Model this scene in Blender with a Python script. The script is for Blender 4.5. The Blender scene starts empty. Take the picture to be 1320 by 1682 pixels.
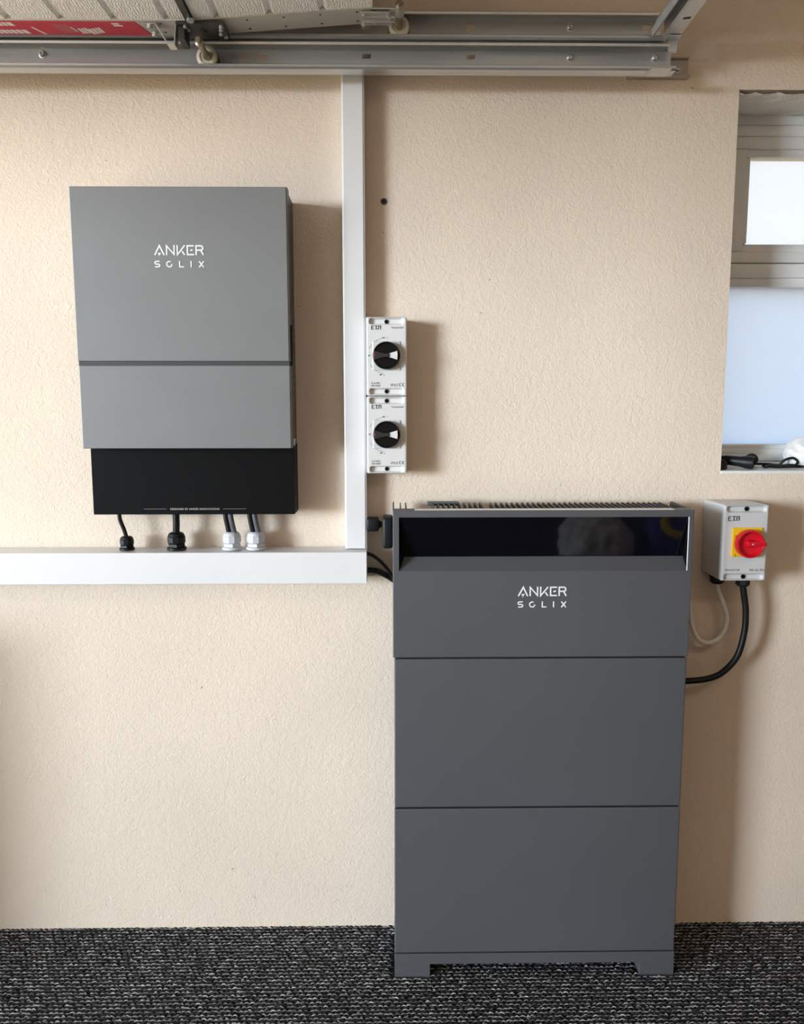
import bpy, bmesh, math, random
import numpy as np
from mathutils import Vector, Matrix

random.seed(7)
scene = bpy.context.scene
COL = scene.collection

# ------------------------------------------------------------------ camera
cam_d = bpy.data.cameras.new('camera')
cam_d.sensor_fit = 'VERTICAL'
cam_d.sensor_height = 24.0
cam_d.lens = 24.0 * 1311.05 / 1682.0
cam_d.clip_start = 0.02
cam = bpy.data.objects.new('camera', cam_d)
COL.objects.link(cam)
YAW, PITCH, ROLL = 0.0134, 0.1259, -0.0007
fwd = Vector((math.sin(YAW) * math.cos(PITCH), math.cos(YAW) * math.cos(PITCH), -math.sin(PITCH)))
rgt = Vector((math.cos(YAW), -math.sin(YAW), 0))
upv = rgt.cross(fwd)
r2 = rgt * math.cos(ROLL) + upv * math.sin(ROLL)
u2 = -rgt * math.sin(ROLL) + upv * math.cos(ROLL)
M = Matrix((r2, u2, -fwd)).transposed().to_4x4()
M.translation = Vector((0, -1.9511, 1.3522))
cam.matrix_world = M
scene.camera = cam

# ------------------------------------------------------------------ world, sun, exposure
SKY = 5.0
world = bpy.data.worlds.new('overcast_sky')
scene.world = world
world.use_nodes = True
bg = world.node_tree.nodes['Background']
bg.inputs['Color'].default_value = (0.72, 0.87, 1.0, 1)
bg.inputs['Strength'].default_value = SKY

sun_d = bpy.data.lights.new('low_hazy_sun', 'SUN')
sun_d.energy = 3.75
sun_d.angle = math.radians(14)
sun_d.color = (0.78, 0.90, 1.0)
sun = bpy.data.objects.new('low_hazy_sun', sun_d)
COL.objects.link(sun)
AZ, EL = math.radians(52), math.radians(2.8)
to_sun = Vector((-math.sin(AZ) * math.cos(EL), -math.cos(AZ) * math.cos(EL), math.sin(EL)))
sun.rotation_euler = to_sun.to_track_quat('Z', 'Y').to_euler()

# daylight portals: the open garage doorway and the window
def portal(name, loc, direction, sx, sy):
    d = bpy.data.lights.new(name, 'AREA')
    d.shape = 'RECTANGLE'; d.size = sx; d.size_y = sy
    d.cycles.is_portal = True
    o = bpy.data.objects.new(name, d); COL.objects.link(o)
    o.location = loc
    o.rotation_euler = (-Vector(direction)).to_track_quat('Z', 'Y').to_euler()
portal('doorway_portal', (-2.60, -1.71, 1.06), (1, 0, 0), 3.2, 2.2)
portal('window_portal', (1.45, 0.31, 1.65), (0, -1, 0), 1.26, 0.9)

vs = scene.view_settings
vs.view_transform = 'Standard'
vs.look = 'None'
vs.gamma = 1.0
vs.use_curve_mapping = False
vs.exposure = 0.13

# ------------------------------------------------------------------ materials
def mat(name, col, rough=0.5, metal=0.0, var=0.06, scale=6.0, bump=0.0, bscale=80.0, spec=0.5,
        coat=0.0, stretch=None, dist=0.002, detail=3.0):
    m = bpy.data.materials.new(name)
    m.use_nodes = True
    nt = m.node_tree; N = nt.nodes; L = nt.links
    p = N['Principled BSDF']
    p.inputs['Roughness'].default_value = rough
    p.inputs['Metallic'].default_value = metal
    p.inputs['Specular IOR Level'].default_value = spec
    p.inputs['Coat Weight'].default_value = coat
    tc = N.new('ShaderNodeTexCoord')
    vec = tc.outputs['Object']
    if stretch:
        mp = N.new('ShaderNodeMapping'); mp.inputs['Scale'].default_value = stretch
        L.new(vec, mp.inputs['Vector']); vec = mp.outputs['Vector']
    no = N.new('ShaderNodeTexNoise'); no.inputs['Scale'].default_value = scale
    no.inputs['Detail'].default_value = detail
    L.new(vec, no.inputs['Vector'])
    rp = N.new('ShaderNodeValToRGB')
    rp.color_ramp.elements[0].position = 0.3; rp.color_ramp.elements[1].position = 0.7
    rp.color_ramp.elements[0].color = (*[max(0, c * (1 - var)) for c in col], 1)
    rp.color_ramp.elements[1].color = (*[min(1, c * (1 + var)) for c in col], 1)
    L.new(no.outputs['Fac'], rp.inputs['Fac'])
    L.new(rp.outputs['Color'], p.inputs['Base Color'])
    if bump:
        nb = N.new('ShaderNodeTexNoise'); nb.inputs['Scale'].default_value = bscale
        nb.inputs['Detail'].default_value = 4
        L.new(vec, nb.inputs['Vector'])
        b = N.new('ShaderNodeBump'); b.inputs['Strength'].default_value = bump
        b.inputs['Distance'].default_value = dist
        L.new(nb.outputs['Fac'], b.inputs['Height']); L.new(b.outputs['Normal'], p.inputs['Normal'])
    return m

def plaster(name, col, strength, s1, s2, var=0.05, warp=1.2):
    m = mat(name, col, 0.75, var=var, scale=2.2, spec=0.25)
    nt = m.node_tree; N = nt.nodes; L = nt.links; p = N['Principled BSDF']
    tc = N.new('ShaderNodeTexCoord')
    n1 = N.new('ShaderNodeTexNoise'); n1.inputs['Scale'].default_value = s1; n1.inputs['Detail'].default_value = 5
    n1.inputs['Distortion'].default_value = warp
    n2 = N.new('ShaderNodeTexNoise'); n2.inputs['Scale'].default_value = s2; n2.inputs['Detail'].default_value = 3
    n2.inputs['Distortion'].default_value = 0.6
    for n in (n1, n2): L.new(tc.outputs['Object'], n.inputs['Vector'])
    mx = N.new('ShaderNodeMath'); mx.operation = 'MULTIPLY_ADD'; mx.inputs[1].default_value = 0.55
    L.new(n2.outputs['Fac'], mx.inputs[0]); L.new(n1.outputs['Fac'], mx.inputs[2])
    b = N.new('ShaderNodeBump'); b.inputs['Strength'].default_value = strength; b.inputs['Distance'].default_value = 0.004
    L.new(mx.outputs[0], b.inputs['Height']); L.new(b.outputs['Normal'], p.inputs['Normal'])
    return m

MAT = {}
MAT['wall'] = plaster('cream_plaster', (0.778, 0.652, 0.535), 0.46, 75, 250)
MAT['soffit'] = plaster('rough_white_plaster', (0.86, 0.85, 0.80), 0.8, 40, 130)
MAT['ceiling'] = plaster('white_ceiling', (0.78, 0.75, 0.70), 0.2, 40, 150)
MAT['sill'] = mat('white_sill_paint', (0.82, 0.82, 0.80), 0.4, var=0.03, bump=0.05)
MAT['upvc'] = mat('white_window_plastic', (0.76, 0.78, 0.78), 0.35, var=0.02, scale=4)
MAT['pvc'] = mat('white_trunking_plastic', (0.745, 0.735, 0.735), 0.38, var=0.015, scale=5)
MAT['case'] = mat('grey_metallic_paint', (0.205, 0.206, 0.21), 0.48, 0.25, var=0.02, scale=9, bump=0.08, bscale=900, dist=0.0004)
MAT['case_side'] = mat('dark_grey_paint', (0.055, 0.053, 0.052), 0.45, var=0.04, bump=0.06, bscale=700, dist=0.0004)
MAT['case_edge'] = mat('mid_grey_paint', (0.10, 0.10, 0.102), 0.45, var=0.03)
MAT['groove'] = mat('charcoal_groove_paint', (0.045, 0.045, 0.047), 0.5, var=0.03)
MAT['black_panel'] = mat('satin_black_panel', (0.0035, 0.0035, 0.004), 0.5, spec=0.10, var=0.06, bump=0.05, bscale=900, dist=0.0003)
MAT['battery'] = mat('graphite_paint', (0.088, 0.089, 0.096), 0.5, 0.1, var=0.03, scale=7, bump=0.10, bscale=800, dist=0.0004)
MAT['battery_top'] = mat('graphite_cast_metal', (0.075, 0.073, 0.072), 0.5, 0.3, var=0.05)
MAT['glass_black'] = mat('gloss_black_glass', (0.003, 0.003, 0.005), 0.04, var=0.02, spec=0.5)
MAT['print_white'] = mat('white_print', (0.82, 0.82, 0.82), 0.5, var=0.01)
MAT['print_grey'] = mat('grey_print', (0.53, 0.51, 0.50), 0.5, var=0.01)
MAT['print_dark'] = mat('dark_print', (0.04, 0.04, 0.045), 0.5, var=0.02)
MAT['print_mid'] = mat('faded_print', (0.20, 0.19, 0.19), 0.5, var=0.02)
MAT['print_orange'] = mat('orange_print', (0.40, 0.09, 0.045), 0.5, var=0.05)
MAT['iso'] = mat('pale_grey_switch_plastic', (0.70, 0.69, 0.675), 0.33, var=0.02, scale=12)
MAT['iso_grey'] = mat('light_grey_box_plastic', (0.60, 0.60, 0.60), 0.35, var=0.02, scale=12)
MAT['knob_black'] = mat('glossy_black_plastic', (0.004, 0.004, 0.005), 0.25, var=0.05, spec=0.25)
MAT['knob_grey'] = mat('dark_grey_plastic', (0.03, 0.03, 0.03), 0.35, var=0.05, spec=0.3)
MAT['red'] = mat('red_plastic', (0.62, 0.006, 0.02), 0.32, var=0.05)
MAT['yellow'] = mat('yellow_plastic', (0.86, 0.52, 0.012), 0.4, var=0.03)
MAT['rubber'] = mat('black_rubber', (0.007, 0.007, 0.008), 0.45, var=0.08, spec=0.3)
MAT['rubber_grey'] = mat('grey_cable_sheath', (0.10, 0.105, 0.11), 0.45, var=0.06)
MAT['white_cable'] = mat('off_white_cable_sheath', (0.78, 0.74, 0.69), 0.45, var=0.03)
MAT['gland_grey'] = mat('pale_grey_gland_plastic', (0.58, 0.60, 0.65), 0.36, var=0.02)
MAT['galv'] = mat('galvanised_steel', (0.56, 0.57, 0.575), 0.30, 0.7, var=0.12, scale=5, stretch=(0.6, 8, 8), bump=0.04, bscale=60)
MAT['galv_bright'] = mat('bright_zinc_steel', (0.62, 0.62, 0.60), 0.3, 0.8, var=0.10, scale=30)
MAT['steel_dark'] = mat('dark_oiled_steel', (0.06, 0.06, 0.06), 0.42, 0.6, var=0.15, scale=25)
MAT['brass'] = mat('dull_brass_plated_steel', (0.36, 0.31, 0.24), 0.35, 0.8, var=0.12, scale=30)
MAT['galv_brown'] = mat('weathered_steel', (0.44, 0.41, 0.37), 0.45, 0.4, var=0.1, scale=20)
MAT['nylon'] = mat('cream_nylon', (0.60, 0.55, 0.45), 0.45, var=0.05)
MAT['stile'] = mat('pale_grey_steel_stile', (0.56, 0.54, 0.50), 0.45, 0.15, var=0.03)
MAT['label_red'] = mat('red_sticker', (0.58, 0.018, 0.05), 0.4, var=0.05, scale=20)
MAT['drive'] = mat('tan_block_paving', (0.85, 0.58, 0.35), 0.85, var=0.15, scale=9)
MAT['bag'] = mat('white_plastic_bag', (0.80, 0.79, 0.78), 0.35, var=0.04, scale=12)
MAT['lens'] = mat('blue_coated_lens', (0.012, 0.018, 0.06), 0.08, var=0.1, coat=0.6)
m = mat('warm_fill_diffuser', (0.9, 0.85, 0.75), 0.5, var=0.01)
m.node_tree.nodes['Principled BSDF'].inputs['Emission Color'].default_value = (1.0, 0.74, 0.46, 1)
m.node_tree.nodes['Principled BSDF'].inputs['Emission Strength'].default_value = 3.0
MAT['fill_glow'] = m  # glow for the added fill batten
MAT['hole'] = mat('dark_socket', (0.01, 0.009, 0.008), 0.7, var=0.05)
MAT['blue_bag'] = mat('navy_plastic_bag', (0.04, 0.05, 0.30), 0.4, var=0.1)

# white embossed door skin
m = mat('white_embossed_door_skin', (0.90, 0.89, 0.88), 0.45, var=0.02, scale=14)
nt = m.node_tree; N = nt.nodes; L = nt.links
tc = N.new('ShaderNodeTexCoord')
wv = N.new('ShaderNodeTexWave'); wv.inputs['Scale'].default_value = 55; wv.inputs['Distortion'].default_value = 9
wv.inputs['Detail'].default_value = 3; wv.inputs['Detail Scale'].default_value = 1.6
L.new(tc.outputs['Object'], wv.inputs['Vector'])
b = N.new('ShaderNodeBump'); b.inputs['Strength'].default_value = 0.5; b.inputs['Distance'].default_value = 0.002
L.new(wv.outputs['Fac'], b.inputs['Height']); L.new(b.outputs['Normal'], N['Principled BSDF'].inputs['Normal'])
MAT['door_skin'] = m

# frosted pane: scatters the daylight behind it; clear pane: mostly transparent with a gloss
def pane_mat(name, frost, tint):
    m = bpy.data.materials.new(name); m.use_nodes = True
    nt = m.node_tree; N = nt.nodes; L = nt.links
    for n in list(N):
        if n.type != 'OUTPUT_MATERIAL': N.remove(n)
    out = [n for n in N if n.type == 'OUTPUT_MATERIAL'][0]
    tr = N.new('ShaderNodeBsdfTransparent'); tr.inputs['Color'].default_value = (*tint, 1)
    tl = N.new('ShaderNodeBsdfTranslucent'); tl.inputs['Color'].default_value = (*tint, 1)
    gl = N.new('ShaderNodeBsdfGlossy'); gl.inputs['Roughness'].default_value = 0.08
    nz = N.new('ShaderNodeTexNoise'); nz.inputs['Scale'].default_value = 5
    mr = N.new('ShaderNodeMapRange'); mr.inputs['To Min'].default_value = frost - 0.04; mr.inputs['To Max'].default_value = frost + 0.04
    L.new(nz.outputs['Fac'], mr.inputs['Value'])
    a = N.new('ShaderNodeMixShader'); L.new(mr.outputs['Result'], a.inputs['Fac'])
    L.new(tr.outputs[0], a.inputs[1]); L.new(tl.outputs[0], a.inputs[2])
    c = N.new('ShaderNodeMixShader'); c.inputs['Fac'].default_value = 0.05
    L.new(a.outputs[0], c.inputs[1]); L.new(gl.outputs[0], c.inputs[2])
    L.new(c.outputs[0], out.inputs['Surface'])
    return m
MAT['pane_frost'] = pane_mat('frosted_glass', 0.80, (0.455, 0.480, 0.525))
MAT['pane_clear'] = pane_mat('clear_glass', 0.25, (0.53, 0.51, 0.50))

# carpet
m = bpy.data.materials.new('carpet_base'); m.use_nodes = True
nt = m.node_tree; N = nt.nodes; L = nt.links; p = N['Principled BSDF']
p.inputs['Roughness'].default_value = 0.95; p.inputs['Specular IOR Level'].default_value = 0.1
tc = N.new('ShaderNodeTexCoord')
wv = N.new('ShaderNodeTexWave'); wv.bands_direction = 'Y'; wv.inputs['Scale'].default_value = 34
wv.inputs['Distortion'].default_value = 4; wv.inputs['Detail Scale'].default_value = 5
L.new(tc.outputs['Object'], wv.inputs['Vector'])
rp = N.new('ShaderNodeValToRGB')
rp.color_ramp.elements[0].color = (0.012, 0.012, 0.015, 1); rp.color_ramp.elements[1].color = (0.10, 0.10, 0.105, 1)
rp.color_ramp.elements[0].position = 0.55
L.new(wv.outputs['Fac'], rp.inputs['Fac']); L.new(rp.outputs['Color'], p.inputs['Base Color'])
MAT['carpet'] = m
def pile_mat(name, lo, hi):
    m = bpy.data.materials.new(name); m.use_nodes = True
    nt = m.node_tree; N = nt.nodes; L = nt.links; p = N['Principled BSDF']
    p.inputs['Roughness'].default_value = 0.8; p.inputs['Specular IOR Level'].default_value = 0.2
    at = N.new('ShaderNodeAttribute'); at.attribute_name = 'shade'
    rp = N.new('ShaderNodeValToRGB')
    rp.color_ramp.elements[0].color = (*lo, 1); rp.color_ramp.elements[1].color = (*hi, 1)
    L.new(at.outputs['Fac'], rp.inputs['Fac']); L.new(rp.outputs['Color'], p.inputs['Base Color'])
    return m
MAT['pile_light'] = pile_mat('grey_yarn', (0.10, 0.10, 0.105), (0.72, 0.72, 0.73))
MAT['pile_dark'] = pile_mat('black_yarn', (0.006, 0.006, 0.008), (0.03, 0.03, 0.036))

# ------------------------------------------------------------------ mesh helpers
ORIGIN = {}

def thing(name, loc, label=None, cat=None, group=None, kind=None):
    o = bpy.data.objects.new(name, None)
    o.empty_display_size = 0.05
    COL.objects.link(o)
    o.location = loc
    ORIGIN[o] = Vector(loc)
    if label: o['label'] = label
    if cat: o['category'] = cat
    if group: o['group'] = group
    if kind: o['kind'] = kind
    return o

def link_mesh(name, me, parent=None, label=None, cat=None, group=None, kind=None, loc=None):
    o = bpy.data.objects.new(name, me)
    COL.objects.link(o)
    if parent is not None:
        o.parent = parent
        ORIGIN[o] = ORIGIN[parent]
    else:
        o.location = loc
        ORIGIN[o] = Vector(loc)
    if label: o['label'] = label
    if cat: o['category'] = cat
    if group: o['group'] = group
    if kind: o['kind'] = kind
    return o

def obj(name, bm, material, parent=None, label=None, cat=None, group=None, kind=None, loc=(0, 0, 0), smooth=False):
    """bm is in world coordinates; becomes one mesh object with its origin at the thing's base."""
    o0 = ORIGIN[parent] if parent is not None else Vector(loc)
    bmesh.ops.translate(bm, verts=bm.verts, vec=-o0)
    bmesh.ops.recalc_face_normals(bm, faces=bm.faces)
    me = bpy.data.meshes.new(name)
    bm.to_mesh(me); bm.free()
    mats = material if isinstance(material, (list, tuple)) else [material]
    for mm in mats: me.materials.append(MAT[mm])
    if smooth:
        for p in me.polygons: p.use_smooth = True
        me.set_sharp_from_angle(angle=math.radians(40))
    return link_mesh(name, me, parent, label, cat, group, kind, loc)

def B():
    return bmesh.new()

def box(bm, x0, x1, y0, y1, z0, z1, bev=0.0, seg=2):
    x0, x1 = min(x0, x1), max(x0, x1); y0, y1 = min(y0, y1), max(y0, y1); z0, z1 = min(z0, z1), max(z0, z1)
    t = bmesh.new()
    bmesh.ops.create_cube(t, size=1)
    for v in t.verts:
        v.co = Vector(((x0 + x1) / 2 + v.co.x * (x1 - x0), (y0 + y1) / 2 + v.co.y * (y1 - y0), (z0 + z1) / 2 + v.co.z * (z1 - z0)))
    if bev:
        bmesh.ops.bevel(t, geom=list(t.edges), offset=bev, segments=seg, affect='EDGES', profile=0.5, clamp_overlap=True)
    merge(bm, t)
    return bm

def merge(bm, t):
    me = bpy.data.meshes.new('tmp'); t.to_mesh(me); t.free()
    bm.from_mesh(me); bpy.data.meshes.remove(me)

def prism(bm, pts, axis, a, b, bev=0.0):
    """extrude polygon pts along axis from a to b. axis 'x': pts=(y,z); 'y': pts=(x,z); 'z': pts=(x,y)."""
    def P(p, t):
        return {'x': (t, p[0], p[1]), 'y': (p[0], t, p[1]), 'z': (p[0], p[1], t)}[axis]
    t = bmesh.new()
    v0 = [t.verts.new(P(p, a)) for p in pts]; v1 = [t.verts.new(P(p, b)) for p in pts]
    n = len(pts)
    t.faces.new(v0); t.faces.new(v1[::-1])
    for i in range(n): t.faces.new((v0[i], v1[i], v1[(i + 1) % n], v0[(i + 1) % n]))
    bmesh.ops.recalc_face_normals(t, faces=t.faces)
    if bev:
        bmesh.ops.bevel(t, geom=list(t.edges), offset=bev, segments=2, affect='EDGES', profile=0.5, clamp_overlap=True)
    merge(bm, t)
    return bm

def lathe(bm, prof, origin, axis, n=24):
    """prof: list of (radius, distance along axis)."""
    axis = Vector(axis).normalized()
    a = axis.orthogonal().normalized(); b = axis.cross(a)
    O = Vector(origin)
    rings = []
    for r, d in prof:
        rings.append([bm.verts.new(O + axis * d + (a * math.cos(2 * math.pi * k / n) + b * math.sin(2 * math.pi * k / n)) * max(r, 1e-5)) for k in range(n)])
    for i in range(len(rings) - 1):
        for k in range(n):
            bm.faces.new((rings[i][k], rings[i][(k + 1) % n], rings[i + 1][(k + 1) % n], rings[i + 1][k]))
    bm.faces.new(rings[0][::-1]); bm.faces.new(rings[-1])
    return bm

def spline(pts, n=10):
    P = [Vector(p) for p in pts]
    P = [P[0] * 2 - P[1]] + P + [P[-1] * 2 - P[-2]]
    out = []
    for i in range(1, len(P) - 2):
        for k in range(n):
            t = k / n
            p0, p1, p2, p3 = P[i - 1], P[i], P[i + 1], P[i + 2]
            out.append(0.5 * ((2 * p1) + (p2 - p0) * t + (2 * p0 - 5 * p1 + 4 * p2 - p3) * t * t + (3 * p1 - p0 - 3 * p2 + p3) * t ** 3))
    out.append(P[-2].copy())
    return out

def tube(bm, pts, r, n=12, sub=10):
    path = spline(pts, sub) if sub else [Vector(p) for p in pts]
    T = [(path[min(i + 1, len(path) - 1)] - path[max(i - 1, 0)]).normalized() for i in range(len(path))]
    a = T[0].orthogonal().normalized()
    rings = []
    for p, t in zip(path, T):
        a = (a - t * a.dot(t)).normalized(); b = t.cross(a)
        rings.append([bm.verts.new(p + (a * math.cos(2 * math.pi * k / n) + b * math.sin(2 * math.pi * k / n)) * r) for k in range(n)])
    for i in range(len(rings) - 1):
        for k in range(n):
            bm.faces.new((rings[i][k], rings[i][(k + 1) % n], rings[i + 1][(k + 1) % n], rings[i + 1][k]))
    bm.faces.new(rings[0][::-1]); bm.faces.new(rings[-1])
    return bm

def sheet(bm, pts, width_axis, a, b, th):
    """a bent strip of metal: open polyline of given thickness, extruded."""
    left, right = [], []
    n = len(pts)
    for i in range(n):
        p = Vector((*pts[i], 0))
        d0 = (Vector((*pts[i], 0)) - Vector((*pts[i - 1], 0))).normalized() if i else None
        d1 = (Vector((*pts[i + 1], 0)) - Vector((*pts[i], 0))).normalized() if i < n - 1 else None
        n0 = Vector((-d0.y, d0.x, 0)) if d0 else None
        n1 = Vector((-d1.y, d1.x, 0)) if d1 else None
        nn = (n0 + n1).normalized() if (n0 and n1) else (n0 or n1)
        k = 1 / max(0.4, nn.dot(n1 or n0))
        left.append((p + nn * th / 2 * k)[:2]); right.append((p - nn * th / 2 * k)[:2])
    for i in range(n - 1):
        prism(bm, [left[i], left[i + 1], right[i + 1], right[i]], width_axis, a, b)
    return bm

def strokes(bm, lines, w, x0, z0, s, y, th=0.0006, slant=0.0):
    """letter strokes: polylines in glyph units (v down) as mitred ribbons on a plane facing -y."""
    for li, ln in enumerate(lines):
        P = [Vector(ln[0])]
        for q in ln[1:]:
            if (Vector(q) - P[-1]).length > 0.02 * w: P.append(Vector(q))
        d0, d1 = (P[1] - P[0]).normalized(), (P[-1] - P[-2]).normalized()
        n = len(P); yy = y - th - li * 0.00004
        A, C = [], []
        for i in range(n):
            da = (P[i] - P[i - 1]).normalized() if i else d0
            db = (P[i + 1] - P[i]).normalized() if i < n - 1 else d1
            na, nb = Vector((-da.y, da.x)), Vector((-db.y, db.x))
            m_ = (na + nb)
            m_ = m_.normalized() if m_.length > 1e-3 else nb
            k = min(1 / max(m_.dot(nb), 0.3), 2.4) * w / 2
            A.append(P[i] + m_ * k); C.append(P[i] - m_ * k)
        F = lambda p, yv: bm.verts.new((x0 + (p.x - p.y * slant) * s, yv, z0 - p.y * s))
        fa, fc = [F(p, yy) for p in A], [F(p, yy) for p in C]
        ka, kc = [F(p, y) for p in A], [F(p, y) for p in C]
        for i in range(n - 1):
            bm.faces.new((fa[i], fa[i + 1], fc[i + 1], fc[i])); bm.faces.new((ka[i], kc[i], kc[i + 1], ka[i + 1]))
            bm.faces.new((fa[i], ka[i], ka[i + 1], fa[i + 1])); bm.faces.new((fc[i], fc[i + 1], kc[i + 1], kc[i]))
        bm.faces.new((fa[0], fc[0], kc[0], ka[0])); bm.faces.new((fa[-1], ka[-1], kc[-1], fc[-1]))
    return bm

def arc(cx, cy, rx, ry, a0, a1, n=8):
    return [(cx + rx * math.cos(math.radians(a0 + (a1 - a0) * i / n)), cy + ry * math.sin(math.radians(a0 + (a1 - a0) * i / n))) for i in range(n + 1)]

def text(name, body, x, y, z, size, material, parent, label=None, width=None, shear=0.0, bold=0.0):
    c = bpy.data.curves.new('txt', 'FONT')
    c.body = body; c.size = size; c.extrude = 0.0003; c.shear = shear; c.offset = bold
    c.resolution_u = 3
    t = bpy.data.objects.new('txt', c); COL.objects.link(t)
    dg = bpy.context.evaluated_depsgraph_get()
    me = bpy.data.meshes.new_from_object(t.evaluated_get(dg))
    bpy.data.objects.remove(t); bpy.data.curves.remove(c)
    co = np.empty(len(me.vertices) * 3, np.float32); me.vertices.foreach_get('co', co); co = co.reshape(-1, 3)
    w = co[:, 0].max() - co[:, 0].min()
    k = (width / w) if width else 1.0
    o0 = ORIGIN[parent]
    new = np.stack([x + (co[:, 0] - co[:, 0].min()) * k - o0.x, y - 0.0003 - co[:, 2] - o0.y, z + co[:, 1] - o0.z], 1)
    me.vertices.foreach_set('co', new.astype(np.float32).ravel())
    me.materials.clear(); me.materials.append(MAT[material])
    me.update()
    return link_mesh(name, me, parent, label)

def heightbox(bm, x0, x1, z0, z1, yb, depth, nx, nz, cr):
    """a moulded box whose front is a height field: depth(x,z) in metres from yb towards -y."""
    xs = np.linspace(x0, x1, nx + 1); zs = np.linspace(z0, z1, nz + 1)
    F, K = [], []
    for j, z in enumerate(zs):
        rf, rk = [], []
        for i, x in enumerate(xs):
            px, pz = x, z
            ax = min(max(x, x0 + cr), x1 - cr); az = min(max(z, z0 + cr), z1 - cr)
            dx, dz = x - ax, z - az
            if dx and dz:
                l = math.hypot(dx, dz); m_ = max(abs(dx), abs(dz))
                px, pz = ax + dx / l * m_, az + dz / l * m_
            rf.append(bm.verts.new((px, yb - depth(px, pz), pz)))
            rk.append(bm.verts.new((px, yb, pz)) if i in (0, nx) or j in (0, nz) else None)
        F.append(rf); K.append(rk)
    for j in range(nz):
        for i in range(nx):
            bm.faces.new((F[j][i], F[j][i + 1], F[j + 1][i + 1], F[j + 1][i]))
    ring = [(0, i) for i in range(nx)] + [(j, nx) for j in range(nz)] + [(nz, i) for i in range(nx, 0, -1)] + [(j, 0) for j in range(nz, 0, -1)]
    for a, c in zip(ring, ring[1:] + ring[:1]):
        bm.faces.new((F[a[0]][a[1]], K[a[0]][a[1]], K[c[0]][c[1]], F[c[0]][c[1]]))
    bm.faces.new([K[j][i] for j, i in ring])
    return bm

def sstep(a, b, x):
    t = min(1, max(0, (x - a) / (b - a)))
    return t * t * (3 - 2 * t)

# ------------------------------------------------------------------ the room
XL, XR, YO, ZC = -2.60, 3.6, -3.45, 2.52
WX0, WX1, WZ0, WZ1 = 0.810, 2.06, 1.205, 2.092   # window opening

bm = B()
T = 0.32
box(bm, XL, WX0, 0, T, -0.05, ZC); box(bm, WX1, XR, 0, T, -0.05, ZC)
bm.free()
bm = B()
def quad(bm, *p):
    return bm.faces.new([bm.verts.new(q) for q in p])
# front and outer faces round the window opening, then the reveals
for y in (0, T):
    for (a, b_, c, d) in ((XL, WX0, -0.05, ZC), (WX1, XR, -0.05, ZC), (WX0, WX1, -0.05, WZ0), (WX0, WX1, WZ1, ZC)):
        quad(bm, (a, y, c), (b_, y, c), (b_, y, d), (a, y, d))
quad(bm, (WX0, 0, WZ0), (WX0, T, WZ0), (WX0, T, WZ1), (WX0, 0, WZ1))
quad(bm, (WX1, 0, WZ0), (WX1, T, WZ0), (WX1, T, WZ1), (WX1, 0, WZ1))
quad(bm, (WX0, 0, WZ0), (WX1, 0, WZ0), (WX1, T, WZ0), (WX0, T, WZ0))
quad(bm, (WX0, 0, WZ1), (WX1, 0, WZ1), (WX1, T, WZ1), (WX0, T, WZ1))
quad(bm, (XL, 0, -0.05), (XL, T, -0.05), (XL, T, ZC), (XL, 0, ZC))
quad(bm, (XR, 0, -0.05), (XR, T, -0.05), (XR, T, ZC), (XR, 0, ZC))
quad(bm, (XL, 0, ZC), (XR, 0, ZC), (XR, T, ZC), (XL, T, ZC))
bmesh.ops.remove_doubles(bm, verts=bm.verts, dist=1e-5)
wall = obj('wall_back', bm, 'wall', kind='structure', label='cream textured plaster wall behind the equipment', loc=(0, 0, 0))

bm = B(); box(bm, XL, XR, YO - 0.2, YO, -0.05, ZC)
obj('wall_front', bm, 'wall', kind='structure', label='plain cream wall opposite the equipment', loc=(0, YO, 0))
bm = B(); box(bm, XR, XR + 0.2, YO - 0.2, T, -0.05, ZC)
obj('wall_right', bm, 'wall', kind='structure', label='cream end wall of the garage', loc=(XR, -1.4, 0))
# the door end: a nib beside each jamb and a lintel above the open doorway
bm = B(); box(bm, XL - 0.2, XL, -0.12, T, -0.05, ZC); box(bm, XL - 0.2, XL, YO - 0.2, -3.30, -0.05, ZC)
box(bm, XL - 0.2, XL, -3.30, -0.12, 2.16, ZC)
obj('wall_left', bm, 'wall', kind='structure', label='wall around the open garage doorway', loc=(XL, -1.4, 0))
bm = B(); box(bm, XL - 0.2, XR + 0.2, YO - 0.2, T, ZC, ZC + 0.1)
obj('ceiling', bm, 'ceiling', kind='structure', label='white garage ceiling', loc=(0, -1.4, ZC))
bm = B(); box(bm, XL, XR, YO, 0.0, -0.05, 0.0)
floor = obj('floor', bm, 'carpet', kind='structure', label='black and grey ribbed loop carpet', loc=(0, 0, 0))
bm = B(); box(bm, -30, XL - 0.0, -30, 20, -0.25, -0.05); box(bm, XL, 30, T, 30, -0.25, -0.05); box(bm, XL, 30, -30, YO - 0.2, -0.25, -0.05)
obj('driveway', bm, 'drive', kind='structure', label='tan paved driveway outside', loc=(-5, 0, 0))

# unseen box left of the frame, added to shade the lower-left wall
bm = B(); box(bm, -2.30, -1.50, -0.46, 0.0, 0.0, 0.86, 0.01)
obj('shadow_box', bm, 'wall', kind='structure', label='unseen box by the doorway, added for its shadow on the wall', loc=(-1.95, -0.23, 0))

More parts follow.
